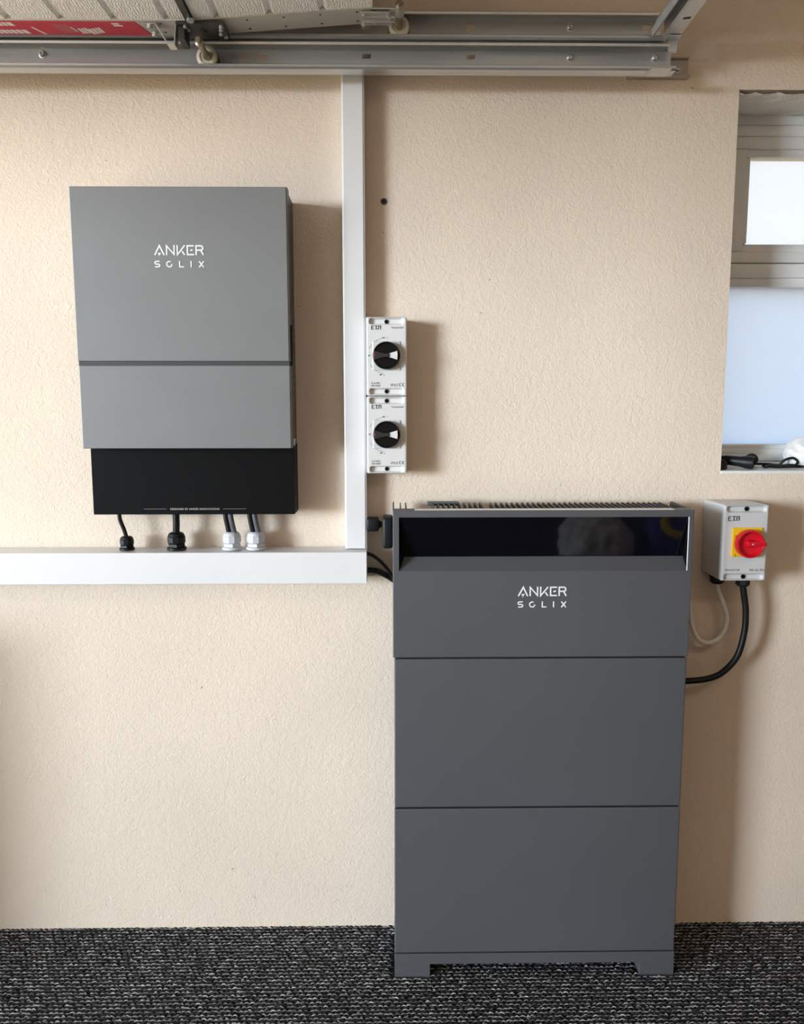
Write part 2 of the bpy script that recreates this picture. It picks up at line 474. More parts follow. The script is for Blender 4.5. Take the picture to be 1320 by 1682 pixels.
# made-up warm batten behind the camera, added as fill light
cl = thing('added_fill_light', (0.95, -2.3, 2.52), 'unseen batten behind the camera, added as warm fill', 'fill light')
bm = B(); box(bm, 0.35, 1.55, -2.335, -2.265, 2.475, 2.519, 0.006); obj('housing', bm, 'pvc', cl)
bm = B(); prism(bm, [(-2.33, 2.476), (-2.325, 2.455), (-2.30, 2.446), (-2.275, 2.455), (-2.27, 2.476)], 'x', 0.37, 1.53); obj('diffuser', bm, 'fill_glow', cl)
ld = bpy.data.lights.new('fill_lamp', 'AREA'); ld.shape = 'RECTANGLE'; ld.size = 1.15; ld.size_y = 0.06
ld.energy = 9.5; ld.color = (1.0, 0.79, 0.58)
lo = bpy.data.objects.new('fill_lamp', ld); COL.objects.link(lo); lo.location = (0.95, -2.30, 2.44)

# loop pile of the carpet, in rows along the wall
def carpet_pile():
    rng = np.random.default_rng(3)
    rows = np.arange(-0.005, -0.60, -0.0122)
    verts, faces, shade, mids = [], [], [], []
    base = 0
    npt, ns = 6, 4
    # face template
    ft = []
    for i in range(npt - 1):
        for k in range(ns):
            ft.append((i * ns + k, i * ns + (k + 1) % ns, (i + 1) * ns + (k + 1) % ns, (i + 1) * ns + k))
    ft = np.array(ft)
    def add(x, y, ln, h, r, skew, sh, mid):
        nonlocal base
        n = len(x)
        t = np.linspace(0, 1, npt)[None, :]
        px = x[:, None] + (t - 0.5) * ln[:, None]
        py = y[:, None] + (t - 0.5) * skew[:, None]
        pz = h[:, None] * (0.18 + np.sin(np.pi * t)) * 0.85
        tz = np.cos(np.pi * t) * h[:, None] * np.pi; tl = np.hypot(ln[:, None], tz)
        nxx, nzz = -tz / tl, ln[:, None] / tl
        V = np.empty((n, npt, ns, 3), np.float32)
        for k in range(ns):
            a = 2 * np.pi * (k + 0.5) / ns
            c, s = np.cos(a) * r[:, None], np.sin(a) * r[:, None]
            V[:, :, k, 0] = px + nxx * s
            V[:, :, k, 1] = py + c
            V[:, :, k, 2] = pz + nzz * s
        verts.append(V.reshape(-1, 3))
        idx = (np.arange(n) * npt * ns)[:, None, None] + ft[None] + base
        faces.append(idx.reshape(-1, 4)); mids.append(np.full(n * len(ft), mid, np.int32))
        shade.append(np.repeat(sh, npt * ns))
        base += n * npt * ns
    for j, y in enumerate(rows):
        half = 1.22
        xs = np.arange(-half, half, 0.0125) + (j % 2) * 0.0062
        n = len(xs)
        # dark ground loops
        add(xs + rng.normal(0, .0012, n), y + 0.0060 + rng.normal(0, .0006, n), rng.uniform(.012, .017, n), rng.uniform(.0045, .0062, n),
            rng.uniform(.0026, .0034, n), rng.normal(0, .002, n), rng.uniform(0, 1, n), 1)
        # light face loops
        add(xs + rng.normal(0, .0016, n), y + rng.normal(0, .0007, n), rng.uniform(.012, .019, n), rng.uniform(.0050, .0072, n),
            rng.uniform(.0011, .0017, n), rng.normal(0, .0026, n), rng.beta(1.6, 2.0, n), 0)
        m2 = rng.random(n) < 0.35
        k = int(m2.sum())
        add(xs[m2] + rng.normal(0, .003, k), y + rng.normal(.001, .0016, k), rng.uniform(.006, .013, k), rng.uniform(.005, .0088, k),
            rng.uniform(.0005, .0009, k), rng.normal(0, .005, k), rng.beta(2, 2, k), 0)
    # none under the cabinet's two feet
    V = np.concatenate(verts); c = V.reshape(-1, npt * ns, 3).mean(1)
    keep = ~((c[:, 1] < -0.036) & (c[:, 1] > -0.1955) & (((c[:, 0] > -0.002) & (c[:, 0] < 0.096)) | ((c[:, 0] > 0.588) & (c[:, 0] < 0.684))))
    faces = [np.concatenate(faces)[np.repeat(keep, len(ft))]]; mids = [np.concatenate(mids)[np.repeat(keep, len(ft))]]
    V = np.concatenate(verts); F = np.concatenate(faces); S = np.concatenate(shade); Mi = np.concatenate(mids)
    used = np.unique(F); remap = np.zeros(len(V), np.int64); remap[used] = np.arange(len(used))
    F = remap[F]; V = V[used]; S = S[used]
    me = bpy.data.meshes.new('carpet_pile')
    me.vertices.add(len(V)); me.vertices.foreach_set('co', V.astype(np.float32).ravel())
    me.loops.add(F.size); me.loops.foreach_set('vertex_index', F.astype(np.int32).ravel())
    me.polygons.add(len(F)); me.polygons.foreach_set('loop_start', (np.arange(len(F)) * 4).astype(np.int32))
    me.materials.append(MAT['pile_light']); me.materials.append(MAT['pile_dark'])
    me.polygons.foreach_set('material_index', Mi)
    me.update(calc_edges=True)
    at = me.attributes.new('shade', 'FLOAT', 'POINT'); at.data.foreach_set('value', S.astype(np.float32))
    return link_mesh('carpet_pile', me, None, 'black and grey ribbed loop carpet pile along the wall', 'carpet', None, 'stuff', (0, 0, 0))
carpet_pile()

# small wall marks
wp = thing('wall_plug', (-0.016, 0, 1.840), 'small black wall plug hole beside the vertical trunking', 'wall plug')
bm = B(); lathe(bm, [(0.0078, 0.0), (0.0078, 0.0015), (0.0060, 0.0022), (0.0048, 0.0010), (0.0046, 0.0004)], (-0.016, 0, 1.840), (0, -1, 0), 20)
obj('collar', bm, 'rubber_grey', wp, smooth=True)
bm = B(); lathe(bm, [(0.0050, 0.0), (0.0050, 0.0012)], (-0.016, 0, 1.840), (0, -1, 0), 20)
obj('socket', bm, 'hole', wp)
for (x, z, l, a) in ((-0.018, 1.770, 0.006, -35), (0.215, 1.585, 0.004, 40), (0.235, 1.662, 0.005, 20), (0.700, 2.095, 0.007, -10), (-0.48, 0.66, 0.010, 48), (-0.415, 0.170, 0.008, 20), (-0.36, 0.09, 0.011, 88), (-0.30, 0.21, 0.006, 70), (-0.72, 0.59, 0.003, 60), (-0.22, 1.60, 0.004, 30), (-0.66, 1.93, 0.003, 10), (-0.12, 0.12, 0.010, 85), (0.70, 2.07, 0.003, 80)):
    bm = B()
    c, s = math.cos(math.radians(a)), math.sin(math.radians(a))
    prism(bm, [(x - c * l / 2, z - s * l / 2), (x, z - 0.0011), (x + c * l / 2, z + s * l / 2), (x, z + 0.0011)], 'y', 0.0, -0.0008)
    obj('nick', bm, 'case_edge', wall)

# ------------------------------------------------------------------ window
win = thing('window_1', (1.435, 0.14, WZ0), 'white plastic casement window with frosted panes', kind='structure')
bm = B()
n1, n2 = 220, 30
G = []
rng = random.Random(5)
for j in range(n2 + 1):
    row = []
    for i in range(n1 + 1):
        row.append(bm.verts.new((WX0 + (WX1 - WX0) * i / n1, 0.001 + 0.145 * j / n2, WZ1 - 0.004 - rng.random() * 0.0022 - 0.0042 * abs(math.sin(i * .21 + j * .34 + 2.2 * math.sin(i * .055) + 1.3 * math.sin(j * .31 + i * .09))))))
    G.append(row)
for j in range(n2):
    for i in range(n1): bm.faces.new((G[j][i], G[j][i + 1], G[j + 1][i + 1], G[j + 1][i]))
obj('soffit_plaster', bm, 'soffit', win, label='rough swirled plaster under the window head', smooth=True)
bm = B(); prism(bm, [(-0.002, 1.198), (-0.002, 1.2055), (0.16, 1.222), (0.16, 1.198)], 'x', WX0 + 0.001, WX1 - 0.001, 0.001)
obj('sill', bm, 'sill', win, label='bright white painted sill')
FY = 0.14
bm = B()   # outer frame: four members with stepped mouldings
for (x0, x1, z0, z1) in ((WX0, 0.868, 1.222, WZ1), (WX1 - 0.058, WX1, 1.222, WZ1)):
    box(bm, x0, x1, FY + 0.003, FY + 0.07, z0, z1, 0.003)
box(bm, WX0, WX1, FY, FY + 0.07, 2.062, 2.088, 0.004); box(bm, WX0, WX1, FY + 0.006, FY + 0.07, 2.036, 2.064, 0.004)
box(bm, WX0, WX1, FY - 0.004, FY + 0.07, 1.220, 1.238, 0.004); box(bm, WX0, WX1, FY + 0.006, FY + 0.07, 1.236, 1.252, 0.003)
box(bm, WX0, WX1, FY + 0.014, FY + 0.07, 1.250, 1.264, 0.003)
obj('outer_frame', bm, 'upvc', win, smooth=True)
bm = B()
box(bm, 0.86, WX1 - 0.05, FY + 0.002, FY + 0.07, 1.690, 1.726, 0.004); box(bm, 0.86, WX1 - 0.05, FY + 0.010, FY + 0.07, 1.668, 1.692, 0.004)
obj('transom', bm, 'upvc', win, smooth=True)
bm = B(); box(bm, 1.43, 1.49, FY + 0.004, FY + 0.07, 1.25, 2.05, 0.004)
obj('mullion', bm, 'upvc', win, smooth=True)
for (a, c) in ((0.864, 1.432), (1.488, WX1 - 0.054)):
    sash = B()
    for (x0, x1, z0, z1) in ((a, a + 0.034, 1.756, 2.006), (c - 0.034, c, 1.756, 2.006), (a, c, 2.006, 2.036), (a, c, 1.728, 1.756)):
        box(sash, x0, x1, FY + 0.004, FY + 0.05, z0, z1, 0.003)
    for (x0, x1, z0, z1) in ((a + 0.03, a + 0.048, 1.776, 1.988), (c - 0.048, c - 0.03, 1.776, 1.988), (a + 0.03, c - 0.03, 1.988, 2.01), (a + 0.03, c - 0.03, 1.752, 1.776)):
        box(sash, x0, x1, FY + 0.012, FY + 0.05, z0, z1, 0.005)
    obj('top_sash', sash, 'upvc', win, smooth=True)
    bm = B(); box(bm, a + 0.04, c - 0.04, FY + 0.030, FY + 0.036, 1.765, 2.0)
    obj('pane', bm, 'pane_clear', win, label='clear upper pane')
    bm = B(); box(bm, a - 0.004, c + 0.004, FY + 0.034, FY + 0.040, 1.258, 1.674)
    obj('pane', bm, 'pane_frost', win, label='frosted lower pane')

# ------------------------------------------------------------------ trunking
tr = thing('cable_trunking', (-0.9, 0, 0.946), 'wide white horizontal cable trunking running to the left edge under the inverter', 'trunking')
bm = B(); box(bm, XL + 0.02, -0.0605, -0.086, -0.001, 0.946, 1.020, 0.002); obj('base', bm, 'pvc', tr)
bm = B(); box(bm, XL + 0.02, -0.060, -0.0905, -0.085, 0.945, 1.021, 0.002); obj('lid', bm, 'pvc', tr)
bm = B(); box(bm, -0.061, -0.0590, -0.0912, -0.0005, 0.9445, 1.0215, 0.0008); obj('end_cap', bm, 'pvc', tr)
tv = thing('cable_trunking', (-0.0855, 0, 1.0218), 'narrow white vertical cable trunking rising behind the steel door track', 'trunking')
bm = B(); box(bm, -0.111, -0.060, -0.040, -0.001, 1.0218, ZC - 0.002, 0.0015); obj('base', bm, 'pvc', tv)
bm = B(); prism(bm, [(-0.1115, -0.037), (-0.1115, -0.0425), (-0.1085, -0.0435), (-0.1075, -0.0450), (-0.0635, -0.0450), (-0.0625, -0.0435), (-0.0595, -0.0425), (-0.0595, -0.037)], 'z', 1.022, ZC - 0.002)
obj('lid', bm, 'pvc', tv)

# ------------------------------------------------------------------ logo
ANKER = [[(197, 352), (290, 178), (375, 352)],
         [(424, 352), (424, 180), (566, 340), (566, 168)],
         [(626, 168), (626, 345), (768, 172)], [(716, 278), (766, 348)],
         [(940, 180), (818, 180), (818, 341), (942, 341)], [(872, 268), (918, 251)],
         [(984, 352), (984, 180), (1068, 180)] + arc(1072, 220, 38, 40, -90, 90, 8) + [(1000, 260)], [(1072, 264), (1120, 350)]]
SOLIX = [[(284, 466), (220, 466)] + arc(216, 491, 22, 25, 270, 90, 6) + [(216, 516), (258, 516)] + arc(260, 542, 24, 25, -90, 90, 6) + [(195, 568)],
         arc(467, 518, 50, 50, 0, 300, 16),
         [(662, 458), (662, 567), (742, 567)], [(880, 458), (880, 576)], [(1030, 462), (1120, 576)], [(1120, 462), (1030, 576)]]
def logo(parent, x0, z0, width, y):
    s = width / 945.0
    bm = B(); sh = lambda ls: [[(u - 185, v - 165) for u, v in l] for l in ls]
    strokes(bm, sh(ANKER), 27, x0, z0, s, y)
    prism(bm, [(x0 + (u - 185) * s, z0 - (v - 165) * s) for u, v in ((255, 312), (316, 308), (300, 345), (268, 378), (280, 338), (262, 336))], 'y', y, y - 0.0006)
    obj('brand_name', bm, 'print_white', parent, label='white printed word ANKER')
    bm = B(); strokes(bm, sh(SOLIX), 22, x0, z0, s, y)
    obj('model_name', bm, 'print_white', parent, label='white printed word SOLIX with a cut O')

# ------------------------------------------------------------------ inverter on the wall
inv = thing('inverter', (-0.464, 0, 1.112), 'tall grey wall-mounted inverter box with a black lower panel, left of the vertical trunking', 'inverter')
IX0, IX1 = -0.700, -0.228
bm = B(); prism(bm, [(IX0 + 0.006, -0.001), (IX0 + 0.006, -0.09), (IX0 + 0.002, -0.10), (IX1 - 0.002, -0.10), (IX1 - 0.006 + 0.004, -0.09), (IX1 - 0.002, -0.001)], 'z', 1.276, 1.836)
obj('body', bm, 'case_side', inv)
bm = B(); box(bm, IX0, IX1, -0.130, -0.099, 1.463, 1.838, 0.0016); up_cover = obj('upper_cover', bm, 'case', inv, label='large plain grey upper front cover')
bm = B(); box(bm, IX0 + 0.002, IX1 + 0.001, -0.130, -0.099, 1.268, 1.4535, 0.0016); obj('lower_cover', bm, 'case', inv, label='lighter grey lower front cover')
bm = B(); box(bm, IX1 - 0.0004, IX1 + 0.0016, -0.1285, -0.0995, 1.4635, 1.8375); obj('cover_side', bm, 'case_edge', inv)
bm = B(); box(bm, IX1 + 0.0004, IX1 + 0.0024, -0.1285, -0.0995, 1.2685, 1.453); obj('cover_side', bm, 'case_edge', inv)
bm = B(); box(bm, IX0 + 0.001, IX1, -0.1255, -0.098, 1.4530, 1.4635); obj('groove', bm, 'groove', inv, label='dark groove between the covers')
bm = B(); box(bm, IX0 + 0.004, IX1 + 0.0015, -0.090, -0.015, 1.112, 1.2755, 0.0012); obj('terminal_cover', bm, 'black_panel', inv, label='black terminal cover panel')
bm = B(); box(bm, -0.226, -0.2245, -0.112, -0.088, 1.455, 1.545, 0.0006); obj('side_handle', bm, 'black_panel', inv)
lab = B(); box(lab, -0.2302, -0.2282, -0.086, -0.012, 1.29, 1.545); rl = obj('rating_label', lab, 'case_side', inv, label='narrow dark rating label on the side')
for k in range(9):
    bm = B(); z = 1.53 - k * 0.018; box(bm, -0.2285, -0.2278, -0.078, -0.035 - 0.012 * (k % 3), z, z + 0.004); obj('print_line', bm, 'print_mid', rl)
for z in (1.372, 1.345, 1.327, 1.303):
    bm = B(); lathe(bm, [(0.0085, 0), (0.0085, 0.0006)], (-0.2284, -0.055, z), (1, 0, 0), 14); obj('warning_mark', bm, 'print_orange', rl)
bm = B(); box(bm, -0.2285, -0.2262, -0.085, -0.055, 1.272, 1.288, 0.0005); obj('clip', bm, 'gland_grey', inv)
logo(inv, -0.5205, 1.7145, 0.1095, -0.1300)
for x0, x1 in ((-0.579, -0.526), (-0.394, -0.340)):
    bm = B(); box(bm, x0, x1, -0.0904, -0.089, 1.1245, 1.1255); obj('print_rule', bm, 'print_mid', inv)
text('maker_line', 'DESIGNED BY ANKER INNOVATIONS', -0.5165, -0.0902, 1.1228, 0.0062, 'print_grey', inv, width=0.114)

# ------------------------------------------------------------------ glands and cables under the inverter
def gland(x, y, z, s, material, label, cat='cable gland', group='cable glands on the horizontal trunking', up_=(0, 0, 1), cap='dome'):
    U = Vector(up_)
    g = thing('cable_gland', (x, y, z), label, cat, group)
    P = Vector((x, y, z))
    def hexr(bm, r, d0, d1, n=6, bev=True):
        t = bmesh.new(); lathe(t, [(r * .93, d0), (r, d0 + (d1 - d0) * .12), (r, d1 - (d1 - d0) * .12), (r * .93, d1)], P, U, n); merge(bm, t)
    bm = B(); hexr(bm, 0.0235 * s, 0.0, 0.007 * s, 24); obj('lock_ring', bm, material, g, smooth=True)
    bm = B(); hexr(bm, 0.0225 * s, 0.007 * s, 0.016 * s, 6); obj('hex_body', bm, material, g)
    bm = B(); hexr(bm, 0.0215 * s, 0.0165 * s, 0.034 * s, 10); lathe(bm, [(0.0205 * s, 0.034 * s), (0.018 * s, 0.040 * s), (0.0135 * s, 0.043 * s)], P, U, 20)
    obj('compression_nut', bm, material, g)
    return g
ZT = 1.0215
gland(-0.636, -0.047, ZT, 0.76, 'rubber', 'smallest black cable gland, leftmost on the horizontal trunking')
gland(-0.517, -0.047, ZT, 0.98, 'rubber', 'larger black cable gland on the trunking, around the thick black cable')
gland(-0.384, -0.047, ZT, 1.0, 'gland_grey', 'pale grey cable gland on the trunking, next to the black ones')
gland(-0.3265, -0.047, ZT, 1.0, 'gland_grey', 'pale grey cable gland on the trunking, nearest the vertical trunking')
def cable(pts, r, material, label, name='cable', group=None, cat='cable', n=12):
    bm = B(); tube(bm, pts, r, n)
    p = pts[-1]
    return obj(name, bm, material, None, label, cat, group, None, loc=tuple(p), smooth=True)
G1 = 'cables dropping from the inverter'
cable([(-0.650, -0.050, 1.113), (-0.649, -0.050, 1.095), (-0.641, -0.048, 1.070), (-0.636, -0.047, 1.050)], 0.0048, 'rubber', 'thin black cable entering the smallest black gland', group=G1)
cable([(-0.515, -0.050, 1.113), (-0.5155, -0.049, 1.085), (-0.517, -0.047, 1.060)], 0.0082, 'rubber', 'thick black cable dropping from the inverter into the larger black gland', group=G1)
for xg, tag_ in ((-0.384, 'left'), (-0.3265, 'right')):
    nm = 'nearer the black glands' if tag_ == 'left' else 'nearest the vertical trunking'
    cable([(xg - 0.013, -0.050, 1.113), (xg - 0.012, -0.050, 1.098), (xg - 0.006, -0.047, 1.062)], 0.0062, 'rubber', 'black cable strand entering the pale grey gland ' + nm, group=G1)
    cable([(xg - 0.001, -0.056, 1.113), (xg + 0.001, -0.055, 1.096), (xg + 0.0065, -0.049, 1.062)], 0.0062, 'rubber_grey', 'grey cable strand entering the pale grey gland ' + nm, group=G1)

# ------------------------------------------------------------------ two grey isolators beside the vertical trunking
def iso_depth(x0, x1, z0, z1, D, tr_w, tr_d, er):
    def f(x, z):
        e = min(x - x0, x1 - x, z - z0, z1 - z)
        d = D
        if e < er: d -= er - math.sqrt(max(0, er * er - (er - e) ** 2))
        for c in (z0 + tr_w / 2 + 0.002, z1 - tr_w / 2 - 0.002):
            # stadium-shaped trough
            hx = (x1 - x0) / 2 - 0.006 - tr_w / 2
            dx = max(0, abs(x - (x0 + x1) / 2) - hx); dz = abs(z - c)
            q = math.hypot(dx, dz)
            d -= tr_d * (1 - sstep(tr_w / 2 - 0.0035, tr_w / 2 - 0.0002, q))
        return max(d, 0.004)
    return f
def brand(parent, x, z, w, y, slant=0.0):
    s = w / 100.0
    E_ = [[(26, 0), (4, 0), (0, 5), (0, 33), (4, 38), (26, 38)], [(2, 19), (22, 19)]]
    T_ = [[(36, 0), (66, 0)], [(51, 0), (51, 38)]]
    D_ = [[(36, 36), (42, 36)], [(60, 36), (66, 36)]]
    N_ = [[(76, 38), (76, 0), (98, 0), (98, 38)]]
    bm = B(); strokes(bm, E_ + T_ + D_ + N_, 7.5, x, z, s, y, slant=slant)
    obj('brand_mark', bm, 'print_dark', parent)
def isolator(zc, label, hub):
    x0, x1 = -0.0575, 0.037; z0, z1 = zc - 0.0903, zc + 0.0903; F = -0.070
    t = thing('isolator_switch', (-0.010, 0, z0), label, 'isolator', 'grey isolators beside the vertical trunking')
    bm = B(); heightbox(bm, x0, x1, z0, z1, -0.001, iso_depth(x0, x1, z0, z1, 0.069, 0.0165, 0.010, 0.004), 60, 112, 0.005)
    obj('housing', bm, 'iso', t, smooth=True)
    for z in (z0 + 0.0105, z1 - 0.0105):
        bm = B(); lathe(bm, [(0.0048, 0.0), (0.0048, 0.0022), (0.0042, 0.0030), (0.0018, 0.0030), (0.0014, 0.0016)], (-0.0105, -0.0598, z), (0, -1, 0), 16)
        obj('fixing_screw', bm, 'knob_black', t, smooth=True)
    kc = (-0.0105, F, zc + 0.0015)
    bm = B(); box(bm, kc[0] - 0.0325, kc[0] + 0.0325, F - 0.0022, F + 0.002, kc[2] - 0.0335, kc[2] + 0.0335, 0.002); obj('dial_plate', bm, 'iso_grey', t)
    bm = B(); lathe(bm, [(0.0318, 0.0), (0.0318, 0.012), (0.0305, 0.0148), (0.0290, 0.0150), (0.0270, 0.0132), (0.001, 0.0132)], (kc[0], F - 0.002, kc[2]), (0, -1, 0), 48)
    kn = obj('knob', bm, 'knob_black', t, smooth=True)
    cx, cz = kc[0], kc[2]; y = F - 0.0152
    bm = B(); prism(bm, [(cx - 0.030, cz - 0.0105), (cx - 0.024, cz - 0.0095), (cx - 0.006, cz - 0.0042), (cx + 0.008, cz - 0.0036), (cx + 0.008, cz + 0.0036), (cx - 0.006, cz + 0.0042), (cx - 0.024, cz + 0.0095), (cx - 0.030, cz + 0.0105)], 'y', y - 0.0075, y + 0.003, 0.001)
    obj('grip', bm, 'knob_grey', kn)
    bm = B(); prism(bm, [(cx + 0.0062, cz - 0.0042), (cx + 0.0250, cz - 0.0100), (cx + 0.0258, cz), (cx + 0.0250, cz + 0.0100), (cx + 0.0062, cz + 0.0042)], 'y', y - 0.006, y + 0.003, 0.0008)
    obj('pointer', bm, 'iso', kn, label='white pointer')
    bm = B(); lathe(bm, [(0.0016, 0), (0.0016, 0.0006)], (cx - 0.0268, y - 0.0074, cz), (0, -1, 0), 12); obj('indicator_dot', bm, 'red', kn)
    bm = B(); lathe(bm, [(0.0024, 0), (0.0024, 0.0006)], (cx, y + 0.0020, cz - 0.0205), (0, -1, 0), 12); obj('lock_mark', bm, 'print_mid', kn)
    for aa, ab in ((205, 262), (100, 150)):
        bm = B(); strokes(bm, [arc(0, 0, 44, 41, aa, ab, 8)], 0.7, cx, cz, 0.001, F); obj('dial_arc', bm, 'print_mid', t)
    brand(t, x0 + 0.0125, z1 - 0.0205, 0.0212, F)
    text('series_name', 'Tensorswd', 0.0000, F, z1 - 0.0265, 0.0062, 'print_mid', t, width=0.028)
    text('rating_print', 'ICA 80C', x0 + 0.0115, F, z0 + 0.0275, 0.0056, 'print_mid', t, width=0.021)
    text('rating_print', 'IE8 M50P', x0 + 0.0115, F, z0 + 0.0215, 0.0056, 'print_mid', t, width=0.021)
    text('protection_class', 'IP65', -0.0010, F, z0 + 0.0220, 0.0088, 'print_mid', t, width=0.0165)
    bm = B(); strokes(bm, [arc(6, 5, 5, 5, 290, 70, 8), arc(17, 5, 5, 5, 290, 70, 8), [(12.5, 5), (16, 5)]], 1.6, 0.0180, z0 + 0.0290, 0.00066, F)
    obj('conformity_mark', bm, 'print_dark', t)
    text('position_mark', 'OFF', x0 + 0.0040, F, cz - 0.001, 0.0042, 'print_dark', t, width=0.006)
    text('position_mark', '90', cx - 0.010, F, cz + 0.0395, 0.0045, 'print_dark', t, width=0.006)
    text('position_mark', '1', cx + 0.001, F, cz + 0.0395, 0.0050, 'print_dark', t)
    text('position_mark', '180', cx - 0.016, F, cz - 0.0445, 0.0045, 'print_dark', t, width=0.005)
    text('position_mark', '2', cx - 0.007, F, cz - 0.0460, 0.0050, 'print_dark', t)
    return t
isolator(1.4775, 'upper of two pale grey isolators with black rotary knobs beside the trunking', 0)
isolator(1.2960, 'lower of two pale grey isolators with black rotary knobs beside the trunking', 1)

# ------------------------------------------------------------------ stacked battery cabinet
BX0, BX1, BY0, BY1 = 0.0045, 0.6755, -0.192, -0.042
pl = thing('cabinet_plinth', (0.34, -0.117, 0), 'low graphite plinth with two feet under the battery stack, on the carpet', 'plinth')
bm = B(); box(bm, BX0 + 0.001, BX1 + 0.001, BY0, BY1, 0.0375, 0.0645, 0.0012); obj('skirt', bm, 'battery', pl)
for (a, c) in ((BX0 + 0.001, 0.090), (0.594, BX1 + 0.001)):
    bm = B(); prism(bm, [(a, BY0), (c, BY0), (c, BY0 + 0.03), (c, BY1), (a, BY1)], 'z', 0.0, 0.0385, 0.0008); obj('foot', bm, 'battery', pl)
def module(z0, z1, x0, x1, label, grp):
    t = thing('battery_module', (0.34, -0.117, z0), label, 'battery', grp)
    bm = B(); box(bm, x0 + 0.001, x1 - 0.001, BY0 + 0.012, BY1, z0, z1, 0.001); obj('casing', bm, 'battery_top', t)
    bm = B(); box(bm, x0, x1, BY0, BY0 + 0.014, z0 + 0.0006, z1 - 0.0014, 0.0030, 3); obj('front_cover', bm, 'battery', t)
    return t
module(0.0665, 0.4320, BX0 + 0.001, BX1, 'bottom graphite battery module, directly on the footed plinth', 'stacked battery modules')
module(0.4340, 0.7930, BX0 + 0.0015, BX1 - 0.001, 'middle graphite battery module between two plain seams', 'stacked battery modules')

pm = thing('power_module', (0.34, -0.117, 0.795), 'top graphite power module with a black glass strip and white logo, on the battery modules', 'power module')
X0, X1, ZB, ZTp = 0.0030, 0.6765, 0.7955, 1.1330
RX0, RX1, RZ0, RZ1, RD, RZM = 0.0165, 0.6665, 0.9955, 1.1172, 0.030, 1.0225
INL = 0.012
bm = B(); box(bm, X0 + 0.001, X1 - 0.001, BY0 + 0.034, BY1, ZB, 1.094, 0.001); obj('casing', bm, 'battery_top', pm)
bm = B()   # front cover: a frame round the recess
O_ = [(X0, ZB), (X1, ZB), (X1, ZTp), (X0, ZTp)]; I_ = [(RX0, RZ0), (RX1, RZ0), (RX1, RZ1), (RX0, RZ1)]
L4 = {(k, y): [bm.verts.new((p[0], y, p[1])) for p in ps] for k, ps in (('o', O_), ('i', I_)) for y in (BY0, BY0 + 0.035)}
for i in range(4):
    j = (i + 1) % 4
    for y in (BY0, BY0 + 0.035): bm.faces.new((L4['o', y][i], L4['o', y][j], L4['i', y][j], L4['i', y][i]))
    for k in 'oi': bm.faces.new((L4[k, BY0][i], L4[k, BY0][j], L4[k, BY0 + 0.035][j], L4[k, BY0 + 0.035][i]))
bmesh.ops.recalc_face_normals(bm, faces=bm.faces)
fo = set(L4['o', BY0])
bmesh.ops.bevel(bm, geom=[e for e in bm.edges if e.verts[0] in fo and e.verts[1] in fo], offset=0.002, segments=3, affect='EDGES', profile=0.5)
obj('front_cover', bm, 'battery', pm)
bm = B()   # sloping shelf under the glass, with angled cheek on the left
quad(bm, (RX0, BY0 + 0.0005, RZ0), (RX1, BY0 + 0.0005, RZ0), (RX1, BY0 + RD, RZM), (RX0 + INL, BY0 + RD, RZM))
quad(bm, (RX0, BY0 + 0.0005, RZ0), (RX0 + INL, BY0 + RD, RZM), (RX0, BY0 + 0.0012, RZ1))
bmesh.ops.remove_doubles(bm, verts=bm.verts, dist=1e-5)
bmesh.ops.solidify(bm, geom=list(bm.faces), thickness=-0.001)
for f in bm.faces:
    if abs(f.normal.x) > 0.5: f.material_index = 1
obj('shelf', bm, ['battery', 'black_panel'], pm, label='sloping grey shelf below the glass strip')
bm = B(); prism(bm, [(BY0 + 0.0015, RZ1), (BY0 + RD + 0.0005, RZM - 0.001), (BY0 + RD + 0.003, RZM - 0.001), (BY0 + 0.005, RZ1)], 'x', RX0, RX1)
obj('glass_strip', bm, 'glass_black', pm, label='glossy black glass strip')
bm = B(); prism(bm, [(BY0 + 0.001, RZ0 + 0.001), (BY0 + RD, RZM), (BY0 + 0.002, RZ1)], 'x', RX1 - 0.0016, RX1 + 0.0006)
obj('cheek', bm, 'black_panel', pm)
bm = B(); strokes(bm, [[(0.0, 0.0), (0.0, RZ1 - RZ0)]], 0.0022, RX1 - 0.0016, RZ1, 1.0, BY0 + 0.0004, 0.0008)
prism(bm, [(BY0 + 0.0008, RZ0 + 0.001), (BY0 + 0.0055, RZ0 + 0.003), (BY0 + RD - 0.002, RZM - 0.001), (BY0 + RD, RZM - 0.004)], 'x', RX1 - 0.0030, RX1 - 0.0014)
obj('cheek_highlight', bm, 'print_white', pm, label='thin painted rim highlight at the right of the glass strip')  # white strips painted in place of the lit rim of the recess
bm = B(); box(bm, 0.052, 0.632, BY0 + 0.002, BY0 + 0.026, ZTp - 0.001, ZTp + 0.0009, 0.0003); obj('top_highlight', bm, 'white_cable', pm, label='thin pale strip painted as a highlight along the top edge')  # pale colour stands in for light catching the cover's top edge
